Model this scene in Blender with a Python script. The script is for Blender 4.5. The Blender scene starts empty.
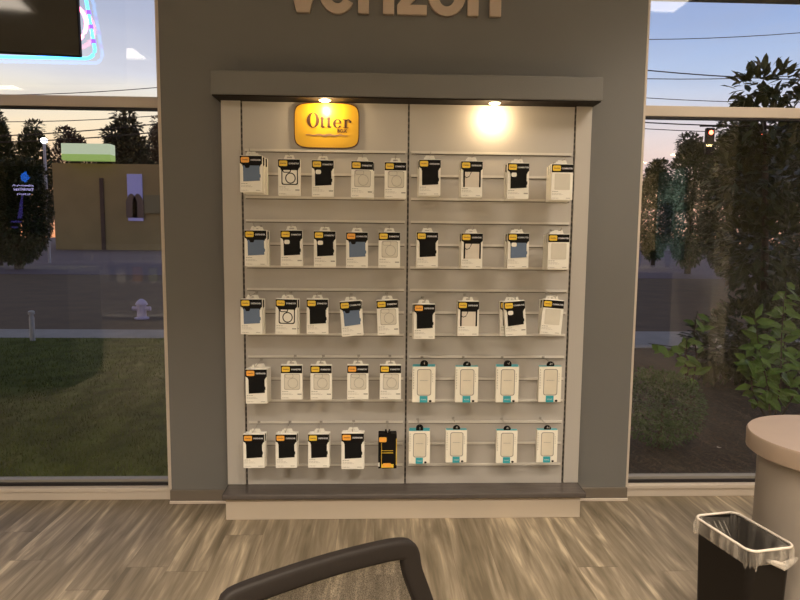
import bpy, math, random
from mathutils import Vector, Matrix
random.seed(7)
SC = bpy.context.scene
COL = SC.collection
PI = math.pi
sin, cos = math.sin, math.cos

# ------------------------------------------------------------------ camera
CAM = Vector((0, -2.85, 1.232))
YAW, PITCH, ROLL = math.radians(2.2), math.radians(5.9), math.radians(.54)
FW = Vector((sin(YAW)*cos(PITCH), cos(YAW)*cos(PITCH), -sin(PITCH)))
R0 = Vector((cos(YAW), -sin(YAW), 0)); U0 = R0.cross(FW)
RT = cos(ROLL)*R0 + sin(ROLL)*U0; UP = -sin(ROLL)*R0 + cos(ROLL)*U0
cd = bpy.data.cameras.new('camera'); cam = bpy.data.objects.new('camera', cd); COL.objects.link(cam)
cam.matrix_world = Matrix(((RT.x, UP.x, -FW.x, CAM.x), (RT.y, UP.y, -FW.y, CAM.y), (RT.z, UP.z, -FW.z, CAM.z), (0, 0, 0, 1)))
cd.lens = 28.8; cd.sensor_width = 36; cd.clip_start = .05; cd.clip_end = 500
SC.camera = cam

def at(u, v, y):            # point of the plane at depth y seen at a place of the photograph (for surveying distant things)
    d = FW + RT*((u-400)/640) - UP*((v-300)/640)
    return CAM + d*((y-CAM.y)/d.y)

# ------------------------------------------------------------------ materials
MATS = {}
def mat(name, col, rough=.5, metal=0., noise=0., nscale=8., bump=0., bscale=60., emit=None, estr=0., spec=.5, nstretch=(1, 1, 1)):
    if name in MATS: return MATS[name]
    m = bpy.data.materials.new(name); m.use_nodes = True; nt = m.node_tree; b = nt.nodes['Principled BSDF']
    b.inputs['Base Color'].default_value = (*col, 1); b.inputs['Roughness'].default_value = rough
    b.inputs['Metallic'].default_value = metal; b.inputs['Specular IOR Level'].default_value = spec
    tc = nt.nodes.new('ShaderNodeTexCoord')
    mp = nt.nodes.new('ShaderNodeMapping'); mp.inputs['Scale'].default_value = nstretch
    nt.links.new(tc.outputs['Object'], mp.inputs[0])
    if noise > 0:
        n = nt.nodes.new('ShaderNodeTexNoise'); n.inputs['Scale'].default_value = nscale; n.inputs['Detail'].default_value = 4
        r = nt.nodes.new('ShaderNodeMapRange'); r.inputs[1].default_value = .3; r.inputs[2].default_value = .7
        r.inputs[3].default_value = 1-noise; r.inputs[4].default_value = 1+noise
        x = nt.nodes.new('ShaderNodeVectorMath'); x.operation = 'SCALE'; x.inputs[0].default_value = col
        nt.links.new(mp.outputs[0], n.inputs['Vector']); nt.links.new(n.outputs['Fac'], r.inputs[0])
        nt.links.new(r.outputs[0], x.inputs['Scale']); nt.links.new(x.outputs[0], b.inputs['Base Color'])
    if bump > 0:
        n = nt.nodes.new('ShaderNodeTexNoise'); n.inputs['Scale'].default_value = bscale; n.inputs['Detail'].default_value = 3
        k = nt.nodes.new('ShaderNodeBump'); k.inputs['Strength'].default_value = bump; k.inputs['Distance'].default_value = .01
        nt.links.new(mp.outputs[0], n.inputs['Vector']); nt.links.new(n.outputs['Fac'], k.inputs['Height']); nt.links.new(k.outputs[0], b.inputs['Normal'])
    if emit:
        b.inputs['Emission Color'].default_value = (*emit, 1); b.inputs['Emission Strength'].default_value = estr
    MATS[name] = m; return m

def s(r, g, b): # sRGB bytes to linear
    f = lambda c: (c/255/12.92 if c/255 <= .04045 else ((c/255+.055)/1.055)**2.4)
    return (f(r), f(g), f(b))

PAINT = mat('column_paint', (.150, .148, .141), .62, noise=.03, nscale=3, bump=.08, bscale=220)
UNIT = mat('fixture_laminate', (.46, .435, .405), .5, noise=.02, nscale=5, nstretch=(1, 1, .3))
RAIL = mat('rail_laminate', (.64, .61, .56), .42)
DARKB = mat('bench_laminate', (.085, .072, .066), .27, noise=.08, nscale=14, nstretch=(1, 6, 1))
SOFFIT_SHADE = mat('soffit_board', (.012, .008, .006), .7, spec=.2)  # near-black colour stands in for the unlit underside of the header
RAIL_SHADOW = mat('groove_shadow_board', (.13, .11, .09), .7)  # brown tone paints the shadow line below each rail
PLINTH = mat('plinth_laminate', (.50, .43, .35), .5, noise=.03, nscale=4, nstretch=(.3, 1, 1))
BASEB = mat('baseboard_vinyl', (.15, .125, .1), .5)
SHOE = mat('floor_seal', (.6, .52, .45), .5)
FRAME = mat('window_frame_paint', (.56, .49, .42), .45, noise=.02)
GASKET = mat('gasket_rubber', (.015, .012, .014), .5)
ALU = mat('aluminium_stop', (.30, .28, .25), .5, .15)
WHITEWALL = mat('shop_wall_paint', (.42, .40, .34), .7, noise=.03, nscale=2)
CEIL = mat('ceiling_tile', (.55, .55, .53), .8, bump=.1, bscale=90)
CARD = mat('white_card', (.88, .86, .79), .45, noise=.015, nscale=30)
CARDTEAL = mat('ivory_card', (.86, .83, .73), .45, noise=.02, nscale=30)
CREAM = mat('frosted_insert', (.70, .65, .54), .35, noise=.05, nscale=20)
BLACKP = mat('black_print', (.006, .005, .005), .6, spec=.15)
CASEBLACK = mat('black_rubber', (.006, .006, .006), .65, spec=.15)
CASEBLUE = mat('blue_rubber', (.115, .17, .28), .5, noise=.04, nscale=20)
CASECLEAR = mat('clear_plastic', (.68, .65, .57), .2, noise=.03, nscale=20)
LINE = mat('grey_outline', (.30, .28, .25), .4)
ORANGE = mat('orange_badge', (.9, .42, .06), .4)
YELLOW = mat('yellow_badge', (.85, .58, .05), .4)
BROWNTXT = mat('badge_lettering', (.20, .10, .02), .5)
WHITETXT = mat('white_lettering', (.62, .62, .66), .5)
GREYTXT = mat('grey_fine_print', (.36, .35, .32), .5)
TEAL = mat('teal_print', (.03, .36, .44), .4)
CLIP = mat('clip_grey', (.33, .31, .28), .5)
HANG = mat('hang_tab_plastic', (.82, .80, .74), .25)
STEEL = mat('zinc_steel', (.6, .58, .55), .3, .85)
SIGNY = mat('sign_yellow', (.66, .385, .012), .4, noise=.03)
SIGNB = mat('sign_brown', (.07, .025, .01), .5)
LETTER = mat('letter_acrylic', (.50, .40, .315), .45, noise=.02)
CHAIRP = mat('chair_plastic', (.012, .009, .0075), .65, bump=.04, bscale=300, spec=.25)
CHAIRF = mat('chair_fabric', (.02, .018, .018), .9, bump=.3, bscale=400)
BIN = mat('bin_plastic', (.008, .006, .005), .6, bump=.05, bscale=300, spec=.2)
TABLEW = mat('table_maple', (.275, .21, .16), .38, noise=.04, nscale=9, nstretch=(1, 1, 1))
TABLEB = mat('pedestal_laminate', (.27, .235, .20), .5, noise=.03)
GLOSSB = mat('screen_glass', (.004, .003, .003), .06, spec=1.)
PLASTB = mat('black_plastic', (.008, .007, .007), .6, spec=.2)
NEONB = mat('neon_blue', (.1, .4, .8), .3, emit=(.06, .38, 1.0), estr=5)
NEONV = mat('neon_violet', (.1, .1, .5), .3, emit=(.16, .06, 1.0), estr=3)
NEONR = mat('neon_red', (.8, .2, .2), .3, emit=(1, .16, .30), estr=9)
PANEL = mat('light_panel_diffuser', (.9, .9, .9), .5, emit=(1, .86, .70), estr=6)
LAMPW = mat('puck_lamp_glow', (.9, .8, .6), .5, emit=(1, .78, .45), estr=40)
LED = mat('street_lamp_glow', (.9, .9, .9), .5, emit=(.9, .92, 1), estr=6)
REDL = mat('red_signal_glow', (.8, .1, .1), .5, emit=(1, .10, .05), estr=14)

def glass_mat():
    m = bpy.data.materials.new('window_glass'); m.use_nodes = True; nt = m.node_tree; nt.nodes.clear()
    o = nt.nodes.new('ShaderNodeOutputMaterial'); mx = nt.nodes.new('ShaderNodeMixShader')
    t = nt.nodes.new('ShaderNodeBsdfTransparent'); t.inputs[0].default_value = (.97, .975, .97, 1)
    g = nt.nodes.new('ShaderNodeBsdfGlossy'); g.inputs['Roughness'].default_value = .0
    geo = nt.nodes.new('ShaderNodeNewGeometry'); dt = nt.nodes.new('ShaderNodeVectorMath'); dt.operation = 'DOT_PRODUCT'
    nt.links.new(geo.outputs['Incoming'], dt.inputs[0]); nt.links.new(geo.outputs['Normal'], dt.inputs[1])
    prev = dt.outputs['Value']
    for op, val in (('ABSOLUTE', None), ('SUBTRACT', 1.), ('POWER', 5.), ('MULTIPLY_ADD', (.95, .05))):
        n = nt.nodes.new('ShaderNodeMath'); n.operation = op
        if op == 'SUBTRACT': n.inputs[0].default_value = 1.; nt.links.new(prev, n.inputs[1])
        else: nt.links.new(prev, n.inputs[0])
        if op == 'POWER': n.inputs[1].default_value = val
        if op == 'MULTIPLY_ADD': n.inputs[1].default_value, n.inputs[2].default_value = val
        prev = n.outputs[0]
    nt.links.new(prev, mx.inputs[0]); nt.links.new(t.outputs[0], mx.inputs[1]); nt.links.new(g.outputs[0], mx.inputs[2])
    nt.links.new(mx.outputs[0], o.inputs[0]); return m
GLASS = glass_mat()

def film_mat(name, col, alpha, weave=False):
    m = bpy.data.materials.new(name); m.use_nodes = True; nt = m.node_tree; b = nt.nodes['Principled BSDF']
    b.inputs['Base Color'].default_value = (*col, 1); b.inputs['Roughness'].default_value = .25 if not weave else .8
    b.inputs['Alpha'].default_value = alpha
    tc = nt.nodes.new('ShaderNodeTexCoord'); n = nt.nodes.new('ShaderNodeTexNoise')
    mp = nt.nodes.new('ShaderNodeMapping'); nt.links.new(tc.outputs['Object'], mp.inputs[0]); nt.links.new(mp.outputs[0], n.inputs['Vector'])
    if weave:
        mp.inputs['Scale'].default_value = (1, 1, 1); n.inputs['Scale'].default_value = 500
        v = nt.nodes.new('ShaderNodeMapRange'); v.inputs[1].default_value = .35; v.inputs[2].default_value = .65; v.inputs[3].default_value = alpha-.2; v.inputs[4].default_value = alpha+.2
        nt.links.new(n.outputs['Fac'], v.inputs[0]); nt.links.new(v.outputs[0], b.inputs['Alpha'])
    else:
        mp.inputs['Scale'].default_value = (26, 26, 5); n.inputs['Scale'].default_value = 1; n.inputs['Detail'].default_value = 2
        v = nt.nodes.new('ShaderNodeMapRange'); v.inputs[1].default_value = .42; v.inputs[2].default_value = .68; v.inputs[3].default_value = alpha*.5; v.inputs[4].default_value = min(1, alpha*1.6)
        nt.links.new(n.outputs['Fac'], v.inputs[0]); nt.links.new(v.outputs[0], b.inputs['Alpha'])
        k = nt.nodes.new('ShaderNodeBump'); k.inputs['Strength'].default_value = .8; k.inputs['Distance'].default_value = .01
        nt.links.new(n.outputs['Fac'], k.inputs['Height']); nt.links.new(k.outputs[0], b.inputs['Normal'])
    return m
LINER = film_mat('clear_bag_film', (.60, .55, .48), .16)
LINERR = film_mat('clear_bag_fold', (.66, .60, .52), .36)
MESHF = film_mat('chair_mesh_weave', (.02, .016, .014), .5, True)

def floor_mat():
    m = bpy.data.materials.new('plank_vinyl'); m.use_nodes = True; nt = m.node_tree; b = nt.nodes['Principled BSDF']
    N, L = nt.nodes.new, nt.links.new
    tc = N('ShaderNodeTexCoord'); sp = N('ShaderNodeSeparateXYZ'); L(tc.outputs['Object'], sp.inputs[0])
    def M(op, a, bb=None, c=None):
        n = N('ShaderNodeMath'); n.operation = op
        for i, x in enumerate((a, bb, c)):
            if x is None: continue
            if isinstance(x, (int, float)): n.inputs[i].default_value = x
            else: L(x, n.inputs[i])
        return n.outputs[0]
    W, LEN = .152, 1.1
    px = M('DIVIDE', sp.outputs[0], W); col = M('FLOOR', px); fx = M('FRACT', px)
    wn = N('ShaderNodeTexWhiteNoise'); wn.noise_dimensions = '1D'; L(col, wn.inputs['W'])
    py = M('ADD', M('DIVIDE', sp.outputs[1], LEN), wn.outputs['Value']); row = M('FLOOR', py); fy = M('FRACT', py)
    wid = N('ShaderNodeTexWhiteNoise'); wid.noise_dimensions = '2D'
    cb = N('ShaderNodeCombineXYZ'); L(col, cb.inputs[0]); L(row, cb.inputs[1]); L(cb.outputs[0], wid.inputs['Vector'])
    # grain coordinates shift from plank to plank
    off = M('MULTIPLY', wid.outputs['Value'], 37.)
    def grain(sx, sy, scale, detail, dist=0.):
        c = N('ShaderNodeCombineXYZ'); L(M('MULTIPLY', sp.outputs[0], sx), c.inputs[0]); L(M('MULTIPLY', sp.outputs[1], sy), c.inputs[1]); L(off, c.inputs[2])
        n = N('ShaderNodeTexNoise'); n.inputs['Scale'].default_value = scale; n.inputs['Detail'].default_value = detail; n.inputs['Distortion'].default_value = dist
        L(c.outputs[0], n.inputs['Vector']); return n.outputs['Fac']
    g1 = grain(14, 1.5, 1.3, 4, .9); g2 = grain(60, 3.0, 1.6, 5, .5); g3 = grain(6, 1.0, 1.2, 2, .5)
    a = M('ADD', M('MULTIPLY', g1, .62), M('MULTIPLY', g2, .20)); a = M('ADD', a, M('MULTIPLY', g3, .22))
    a = M('ADD', a, M('MULTIPLY', M('SUBTRACT', wid.outputs['Value'], .5), .06))
    cr = N('ShaderNodeValToRGB'); e = cr.color_ramp.elements
    e[0].position = .38; e[0].color = (.125, .100, .065, 1); e[1].position = .66; e[1].color = (.48, .395, .275, 1)
    for p, c in ((.46, (.175, .142, .096)), (.53, (.225, .184, .128)), (.59, (.300, .245, .172))):
        q = e.new(p); q.color = (*c, 1)
    L(a, cr.inputs[0])
    seam = M('MAXIMUM', M('LESS_THAN', fx, .008), M('LESS_THAN', fy, .003))
    mx = N('ShaderNodeMix'); mx.data_type = 'RGBA'; L(M('MULTIPLY', seam, .45), mx.inputs[0]); L(cr.outputs[0], mx.inputs[6]); mx.inputs[7].default_value = (.07, .055, .04, 1)
    L(mx.outputs[2], b.inputs['Base Color']); b.inputs['Roughness'].default_value = .55; b.inputs['Specular IOR Level'].default_value = .3
    bp = N('ShaderNodeBump'); bp.inputs['Strength'].default_value = .12; bp.inputs['Distance'].default_value = .002; L(g2, bp.inputs['Height']); L(bp.outputs[0], b.inputs['Normal'])
    return m

def slot_mat():   # the punched uprights: bright metal with dark slots
    m = bpy.data.materials.new('slotted_upright'); m.use_nodes = True; nt = m.node_tree; b = nt.nodes['Principled BSDF']
    N, L = nt.nodes.new, nt.links.new
    tc = N('ShaderNodeTexCoord'); sp = N('ShaderNodeSeparateXYZ'); L(tc.outputs['Object'], sp.inputs[0])
    d = N('ShaderNodeMath'); d.operation = 'DIVIDE'; L(sp.outputs[2], d.inputs[0]); d.inputs[1].default_value = .0254
    f = N('ShaderNodeMath'); f.operation = 'FRACT'; L(d.outputs[0], f.inputs[0])
    g = N('ShaderNodeMath'); g.operation = 'LESS_THAN'; L(f.outputs[0], g.inputs[0]); g.inputs[1].default_value = .62
    mx = N('ShaderNodeMix'); mx.data_type = 'RGBA'; L(g.outputs[0], mx.inputs[0]); mx.inputs[6].default_value = (.10, .085, .07, 1); mx.inputs[7].default_value = (.018, .014, .012, 1)
    L(mx.outputs[2], b.inputs['Base Color']); b.inputs['Roughness'].default_value = .5; return m
SLOT = slot_mat()

# ------------------------------------------------------------------ mesh builder
class MB:
    def __init__(self): self.v = []; self.f = []; self.m = []; self.mats = []
    def mi(self, m):
        if m is None: return 0
        if m not in self.mats: self.mats.append(m)
        return self.mats.index(m)
    def add(self, vs, fs, m=None):
        o = len(self.v); self.v += [tuple(p) for p in vs]; k = self.mi(m)
        for f in fs: self.f.append(tuple(o+i for i in f)); self.m.append(k)
        return self
    def box(self, x0, x1, y0, y1, z0, z1, m=None):
        return self.add([(x0,y0,z0),(x1,y0,z0),(x1,y1,z0),(x0,y1,z0),(x0,y0,z1),(x1,y0,z1),(x1,y1,z1),(x0,y1,z1)],
                        [(0,3,2,1),(4,5,6,7),(0,1,5,4),(1,2,6,5),(2,3,7,6),(3,0,4,7)], m)
    def prism(self, pts, y0, y1, m=None):     # outline in x-z, extruded along y
        n = len(pts); a = sum(pts[i][0]*pts[(i+1)%n][1]-pts[(i+1)%n][0]*pts[i][1] for i in range(n))
        if a < 0: pts = pts[::-1]
        vs = [(x, y0, z) for x, z in pts]+[(x, y1, z) for x, z in pts]
        fs = [tuple(range(n)), tuple(range(2*n-1, n-1, -1))]+[(i, n+i, n+(i+1)%n, (i+1)%n) for i in range(n)]
        return self.add(vs, fs, m)
    def prismz(self, pts, z0, z1, m=None):
        n = len(pts)
        vs = [(x, y, z0) for x, y in pts]+[(x, y, z1) for x, y in pts]
        fs = [tuple(range(n-1, -1, -1)), tuple(range(n, 2*n))]+[(i, (i+1)%n, n+(i+1)%n, n+i) for i in range(n)]
        return self.add(vs, fs, m)
    def ring(self, outer, inner, y0, y1, m=None, closed=True):   # strip between two outlines in x-z, extruded along y
        n = len(outer); vs = []
        for y in (y0, y1): vs += [(x, y, z) for x, z in outer]+[(x, y, z) for x, z in inner]
        fs = []
        for i in range(n if closed else n-1):
            j = (i+1) % n
            fs += [(i, j, n+j, n+i), (2*n+i, 3*n+i, 3*n+j, 2*n+j), (i, 2*n+i, 2*n+j, j), (n+i, n+j, 3*n+j, 3*n+i)]
        if not closed: fs += [(0, n, 3*n, 2*n), (n-1, 3*n-1, 4*n-1, 2*n-1)]
        return self.add(vs, fs, m)
    def tube(self, pts, r, n=8, m=None, closed=False, up=None, rb=None, sq=1.):
        pts = [Vector(p) for p in pts]; K = len(pts); rs = r if isinstance(r, (list, tuple)) else [r]*K; vs = []
        for i, p in enumerate(pts):
            if closed: t = pts[(i+1)%K]-pts[i-1]
            else: t = pts[min(i+1, K-1)]-pts[max(i-1, 0)]
            t.normalize(); a = Vector(up) if up else (Vector((0, 0, 1)) if abs(t.z) < .9 else Vector((1, 0, 0)))
            a = (a - t*a.dot(t)).normalized(); c = t.cross(a)
            for k in range(n):
                th = 2*PI*(k+.5)/n; u_, w_ = cos(th), sin(th); u_, w_ = math.copysign(abs(u_)**sq, u_), math.copysign(abs(w_)**sq, w_); vs.append(p + a*u_*rs[i] + c*w_*(rb if rb else rs[i]))
        fs = []
        for i in range(K if closed else K-1):
            j = (i+1) % K
            for k in range(n): fs.append((i*n+k, i*n+(k+1)%n, j*n+(k+1)%n, j*n+k))
        if not closed: fs += [tuple(range(n-1, -1, -1)), tuple(range((K-1)*n, K*n))]
        return self.add(vs, fs, m)
    def lathe(self, prof, n=24, c=(0, 0), m=None):     # profile of (r, z) around a vertical axis
        vs = [(c[0]+r*cos(2*PI*k/n), c[1]+r*sin(2*PI*k/n), z) for r, z in prof for k in range(n)]
        fs = [(i*n+k, i*n+(k+1)%n, (i+1)*n+(k+1)%n, (i+1)*n+k) for i in range(len(prof)-1) for k in range(n)]
        fs += [tuple(range(n-1, -1, -1)), tuple(range((len(prof)-1)*n, len(prof)*n))]
        return self.add(vs, fs, m)
    def mesh(self, name, m=None):
        me = bpy.data.meshes.new(name); me.from_pydata(self.v, [], self.f)
        if self.mats:
            for x in self.mats: me.materials.append(x)
            me.polygons.foreach_set('material_index', self.m)
        elif m: me.materials.append(m)
        me.validate(); me.update(); return me
    def build(self, name, m=None, parent=None, smooth=False, bevel=0, loc=None):
        o = bpy.data.objects.new(name, self.mesh(name, m)); COL.objects.link(o)
        if parent: o.parent = parent
        if loc: o.location = loc
        if smooth:
            for p in o.data.polygons: p.use_smooth = True
            try: o.data.set_sharp_from_angle(angle=math.radians(40))
            except Exception: pass
        if bevel:
            b = o.modifiers.new('bevel', 'BEVEL'); b.width = bevel; b.segments = 2; b.limit_method = 'ANGLE'
        return o

def rrect(cx, cz, w, h, r, n=5):
    P = []
    for sx, sz, a0 in ((1, 1, 0), (-1, 1, 90), (-1, -1, 180), (1, -1, 270)):
        for k in range(n+1):
            a = math.radians(a0+90*k/n); P.append((cx+sx*(w/2-r)+r*cos(a), cz+sz*(h/2-r)+r*sin(a)))
    return P
def ell(cx, cz, rx, rz, n=28, a0=0, a1=360, full=True):
    K = n if full else n+1
    return [(cx+rx*cos(math.radians(a0+(a1-a0)*k/n)), cz+rz*sin(math.radians(a0+(a1-a0)*k/n))) for k in range(K)]

def empty(name, loc=(0, 0, 0), rz=0., parent=None):
    o = bpy.data.objects.new(name, None); COL.objects.link(o); o.location = loc; o.rotation_euler.z = rz; o.empty_display_size = .05
    if parent: o.parent = parent
    return o
def tag(o, label=None, cat=None, group=None, kind=None):
    for k, v in (('label', label), ('category', cat), ('group', group), ('kind', kind)):
        if v: o[k] = v
    return o
def structure(o): o['kind'] = 'structure'; return o

def text_mesh(txt, size, depth, m, name, align='CENTER', bold=0.):
    c = bpy.data.curves.new('t', 'FONT'); c.body = txt; c.size = size; c.extrude = depth; c.align_x = align; c.align_y = 'CENTER'; c.offset = bold; c.resolution_u = 2
    o = bpy.data.objects.new('t', c); COL.objects.link(o)
    dg = bpy.context.evaluated_depsgraph_get(); dg.update()
    me = bpy.data.meshes.new_from_object(o.evaluated_get(dg)); me.name = name
    me.transform(Matrix.Rotation(PI/2, 4, 'X')); me.materials.clear(); me.materials.append(m)
    bpy.data.objects.remove(o); bpy.data.curves.remove(c); return me

# ------------------------------------------------------------------ setting: room shell
XL, XR, YB, ZC = -5.6, 3.7, -6.3, 2.75
o = MB().box(XL, XR, YB, .045, -.08, 0).build('floor', floor_mat()); structure(o)
o = MB().box(XL, XR, YB, .2, ZC, ZC+.1).build('ceiling', CEIL); structure(o)
o = MB().box(XL-.1, XL, YB, .2, 0, ZC).build('wall_left', WHITEWALL); structure(o)
o = MB().box(XR, XR+.1, YB, .2, 0, ZC).build('wall_right', WHITEWALL); structure(o)
o = MB().box(XL-.1, XR+.1, YB-.1, YB, 0, ZC).build('wall_back', WHITEWALL); structure(o)
CX0, CX1 = -.925, 1.177
o = MB().box(CX0, CX1, 0, .30, 0, ZC).build('wall_centre', PAINT, bevel=.004); structure(o)
o = MB().box(XL, CX0, .045, .3, 2.352, ZC).box(CX1, XR, .045, .3, 2.352, ZC).build('wall_front', PAINT); structure(o)
o = MB().box(3.38, XR, -3.25, -2.95, 0, ZC).build('wall_pilaster', mat('pilaster_paint', (.70, .64, .50), .6)); structure(o)
b = empty('baseboard_centre'); structure(b)
MB().box(CX0-.004, CX1+.004, -.010, .02, .012, .062).build('board', BASEB, b, bevel=.002)
MB().box(CX0-.006, CX1+.006, -.015, .02, 0, .013).build('seal_strip', SHOE, b, bevel=.002)
for n, x0, x1, g in ((1, XL, CX0, 1), (2, CX1, XR, 0)):
    w = empty('window_%d' % n); structure(w)
    f = MB()
    f.box(x0, x1, .082, .14, 1.775, 1.822)                 # transom
    f.box(x0, x1, .035, .14, .0, .058)                     # sill
    f.box(x0, x1, .045, .14, 2.327, 2.352)                  # head
    if n == 1: f.box(x1-.016, x1, .005, .14, .058, 2.3265)
    else: f.box(x0, x0+.012, .005, .14, .058, 2.3265)
    far = x0 if n == 1 else x1
    f.box(far-.03, far+.03, .045, .14, .058, 2.3265)
    mid = -3.3 if n == 1 else 2.75
    if n == 1: f.box(mid-.02, mid+.02, .045, .14, .058, 2.3265)
    f.build('window_frame', FRAME, w, bevel=.003)
    MB().box(x0, x1, .030, .036, .040, .058).build('sill_lip', FRAME, w, bevel=.002)
    k = MB()
    k.box(x0, x1, .086, .12, 1.765, 1.7749).box(x0, x1, .060, .12, .0581, .072)
    k.build('gasket', GASKET, w)
    MB().box(x0, x1, .072, .11, .0721, .085).build('glazing_stop', ALU, w)
    MB().box(x0, x1, .096, .102, .085, 1.775).build('glass', GLASS, w)
    MB().box(x0, x1, .096, .102, 1.822, 2.327).build('glass', GLASS, w)

# ceiling light panels
POW = 124.
def panel(x, y, sx, sy, lab):
    e = empty('ceiling_light', (x, y, ZC-.012)); tag(e, lab, 'ceiling light', 'ceiling light panels')
    f = MB(); f.box(-sx/2-.03, sx/2+.03, -sy/2-.03, -sy/2, -.006, .012); f.box(-sx/2-.03, sx/2+.03, sy/2, sy/2+.03, -.006, .012)
    f.box(-sx/2-.03, -sx/2, -sy/2, sy/2, -.006, .012); f.box(sx/2, sx/2+.03, -sy/2, sy/2, -.006, .012)
    f.build('light_frame', CARD, e)
    MB().box(-sx/2, sx/2, -sy/2, sy/2, .004, .010).build('diffuser', PANEL, e)
    ld = bpy.data.lights.new('panel_glow', 'AREA'); ld.shape = 'RECTANGLE'; ld.size = sx*.96; ld.size_y = sy*.96; ld.energy = POW*sx*sy*(.55 if x > 1.5 else 1); ld.color = (1, .85, .68); ld.spread = math.radians(125)
    lo = bpy.data.objects.new('panel_glow', ld); COL.objects.link(lo); lo.parent = e; lo.location = (0, 0, .002)
PANELS = [(-2.19, -2.67, .36, .36, 'small square light panel mirrored in the left window and screen'),
          (-3.92, -4.02, .28, .34, 'light panel deep in the shop, mirrored low in the left window'),
          (1.69, -1.08, .62, .60, 'light panel mirrored at the top of the right window'),
          (-.9, -3.4, 1.2, .6, 'light panel behind the viewer, left of the mesh chair'),  # from here on: unseen panels added for general light, clear of the reflections
          (.75, -3.4, 1.2, .6, 'light panel behind the viewer, right of the mesh chair'),
          (-.9, -5.0, 1.2, .6, 'rearmost light panel on the left of the shop'),
          (.75, -5.0, 1.2, .6, 'rearmost light panel on the right of the shop')]
for p in PANELS: panel(*p)

# ------------------------------------------------------------------ display fixture
FY = -.09
BAYS = ((-.560, .132), (.140, .842))
fx = empty('display_wall', (.135, 0, 0)); tag(fx, 'beige slatted display fixture with three slotted uprights and grey header against the column', 'display fixture')
def fb(mb, name, m, parent=None, **k):
    o = mb.build(name, m, parent or fx, **k)
    if not parent: o.location.x = -.135
    return o
RAILS = [1.575-.0976*i for i in range(15)]
for x0, x1 in BAYS:
    p = MB().box(x0, x1, FY, -.001, .122, 1.775)
    po = fb(p, 'slat_panel', UNIT)
    for i, z in enumerate(RAILS):
        r = MB(); r.box(x0+.008, x1-.008, FY-.007, FY-.0005, z-.004, z+.006, RAIL)
        r.box(x0+.010, x1-.010, FY-.0016, FY-.0002, z-.0078, z-.0041, RAIL_SHADOW)  # thin dark strip painted as the shadow under the rail
        ro = r.build('rail', None, po)
for x0, x1 in ((-.648, -.568), (.850, .917)):
    fb(MB().box(x0, x1, FY-.003, -.001, .122, 1.785), 'side_panel', UNIT, bevel=.002)
for x0 in (-.568, .132, .842):
    fb(MB().box(x0, x0+.008, FY+.002, -.002, .122, 1.775), 'slotted_upright', SLOT)
cn = fb(MB().box(-.665, .925, -.19, -.0005, 1.782, 1.876), 'header', PAINT, bevel=.003)
MB().box(-.660, .920, -.186, -.006, 1.777, 1.7818).build('soffit', SOFFIT_SHADE, cn)  # dark sheet: shade below the header put into the colour

bn = empty('display_bench', (.135, -.1, 0)); tag(bn, 'low dark grey bench on beige plinth below the phone case display', 'bench')
MB().box(-.785, .785, -.105, .088, .097, .121).build('bench_top', DARKB, bn, bevel=.006)
MB().box(-.773, .767, -.082, .088, 0, .0965).build('plinth', PLINTH, bn, bevel=.002)

for x, y, lab in ((-.212, -.148, 'small warm puck lamp under the header above the yellow sign'), (.488, -.148, 'small warm puck lamp under the header above the right bay')):
    e = empty('puck_light', (x, y, 1.7765)); tag(e, lab, 'lamp', 'puck lamps under the header')
    MB().lathe([(.026, 0), (.028, -.001), (.027, -.0035), (.022, -.004)], 24).build('housing', STEEL, e, smooth=True)
    MB().lathe([(.021, -.0041), (.018, -.0065), (.008, -.008)], 20).build('lens', LAMPW, e, smooth=True)
    ld = bpy.data.lights.new('puck_glow', 'POINT'); ld.energy = 2.0 if x > 0 else 1.7; ld.color = (1, .72, .40); ld.shadow_soft_size = .012
    lo = bpy.data.objects.new('puck_glow', ld); COL.objects.link(lo); lo.parent = e; lo.location = (0, .006, -.056 if x > 0 else -.030)

# ------------------------------------------------------------------ yellow sign
sg = empty('brand_sign', (-.2085, FY, 1.680)); tag(sg, 'yellow rounded brand sign under the left lamp on the left bay', 'sign')
def squircle(w, h, n=64, p=5.5):
    P = []
    for k in range(n):
        a = 2*PI*k/n; c, q = cos(a), sin(a)
        P.append((w/2*abs(c)**(2/p)*(1 if c > 0 else -1), h/2*abs(q)**(2/p)*(1 if q > 0 else -1)))
    return P
MB().prism(squircle(.268, .182), -.008, -.0002).build('sign_face', SIGNY, sg)
MB().ring(squircle(.274, .188), squircle(.266, .180), -.009, -.0003).build('sign_rim', SIGNB, sg)
# serif wordmark, built stroke by stroke (units: metres, origin centre of the sign)
t = MB(); y0, y1 = -.0098, -.0081
def stroke(x0, x1, z0, z1): t.box(x0, x1, y0, y1, z0, z1)
t.ring(ell(-.056, .022, .026, .031), ell(-.056, .022, .0115, .0285), y0, y1)
for x in (-.0235, .0035):
    stroke(x-.001, x+.0105, -.006, .037); stroke(x-.006, x+.017, .026, .0295); t.prism([(x, -.0055), (x+.004, -.009), (x+.013, -.009), (x+.018, -.004), (x+.0095, -.002)], y0, y1)
t.ring(ell(.0445, .009, .0185, .0185, 24, 15, 330, False), ell(.0455, .009, .0085, .0165, 24, 15, 330, False), y0, y1, closed=False)
stroke(.032, .062, .0095, .0125)
stroke(.074, .0835, -.009, .026); stroke(.068, .091, -.009, -.0062); stroke(.068, .080, .0235, .0265)
t.ring(ell(.0900, .013, .0120, .0145, 12, 20, 165, False), ell(.0900, .010, .009, .012, 12, 20, 165, False), y0, y1, closed=False)
t.prism(ell(.0985, .0175, .0055, .0055, 12), y0, y1)
t.build('wordmark', SIGNB, sg)
ob = bpy.data.objects.new('small_lettering', text_mesh('BOX', .019, .0006, SIGNB, 'small_lettering', bold=.0006)); COL.objects.link(ob); ob.parent = sg; ob.location = (.064, -.0088, -.021)
w = MB()      # plain water line below the name
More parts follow.
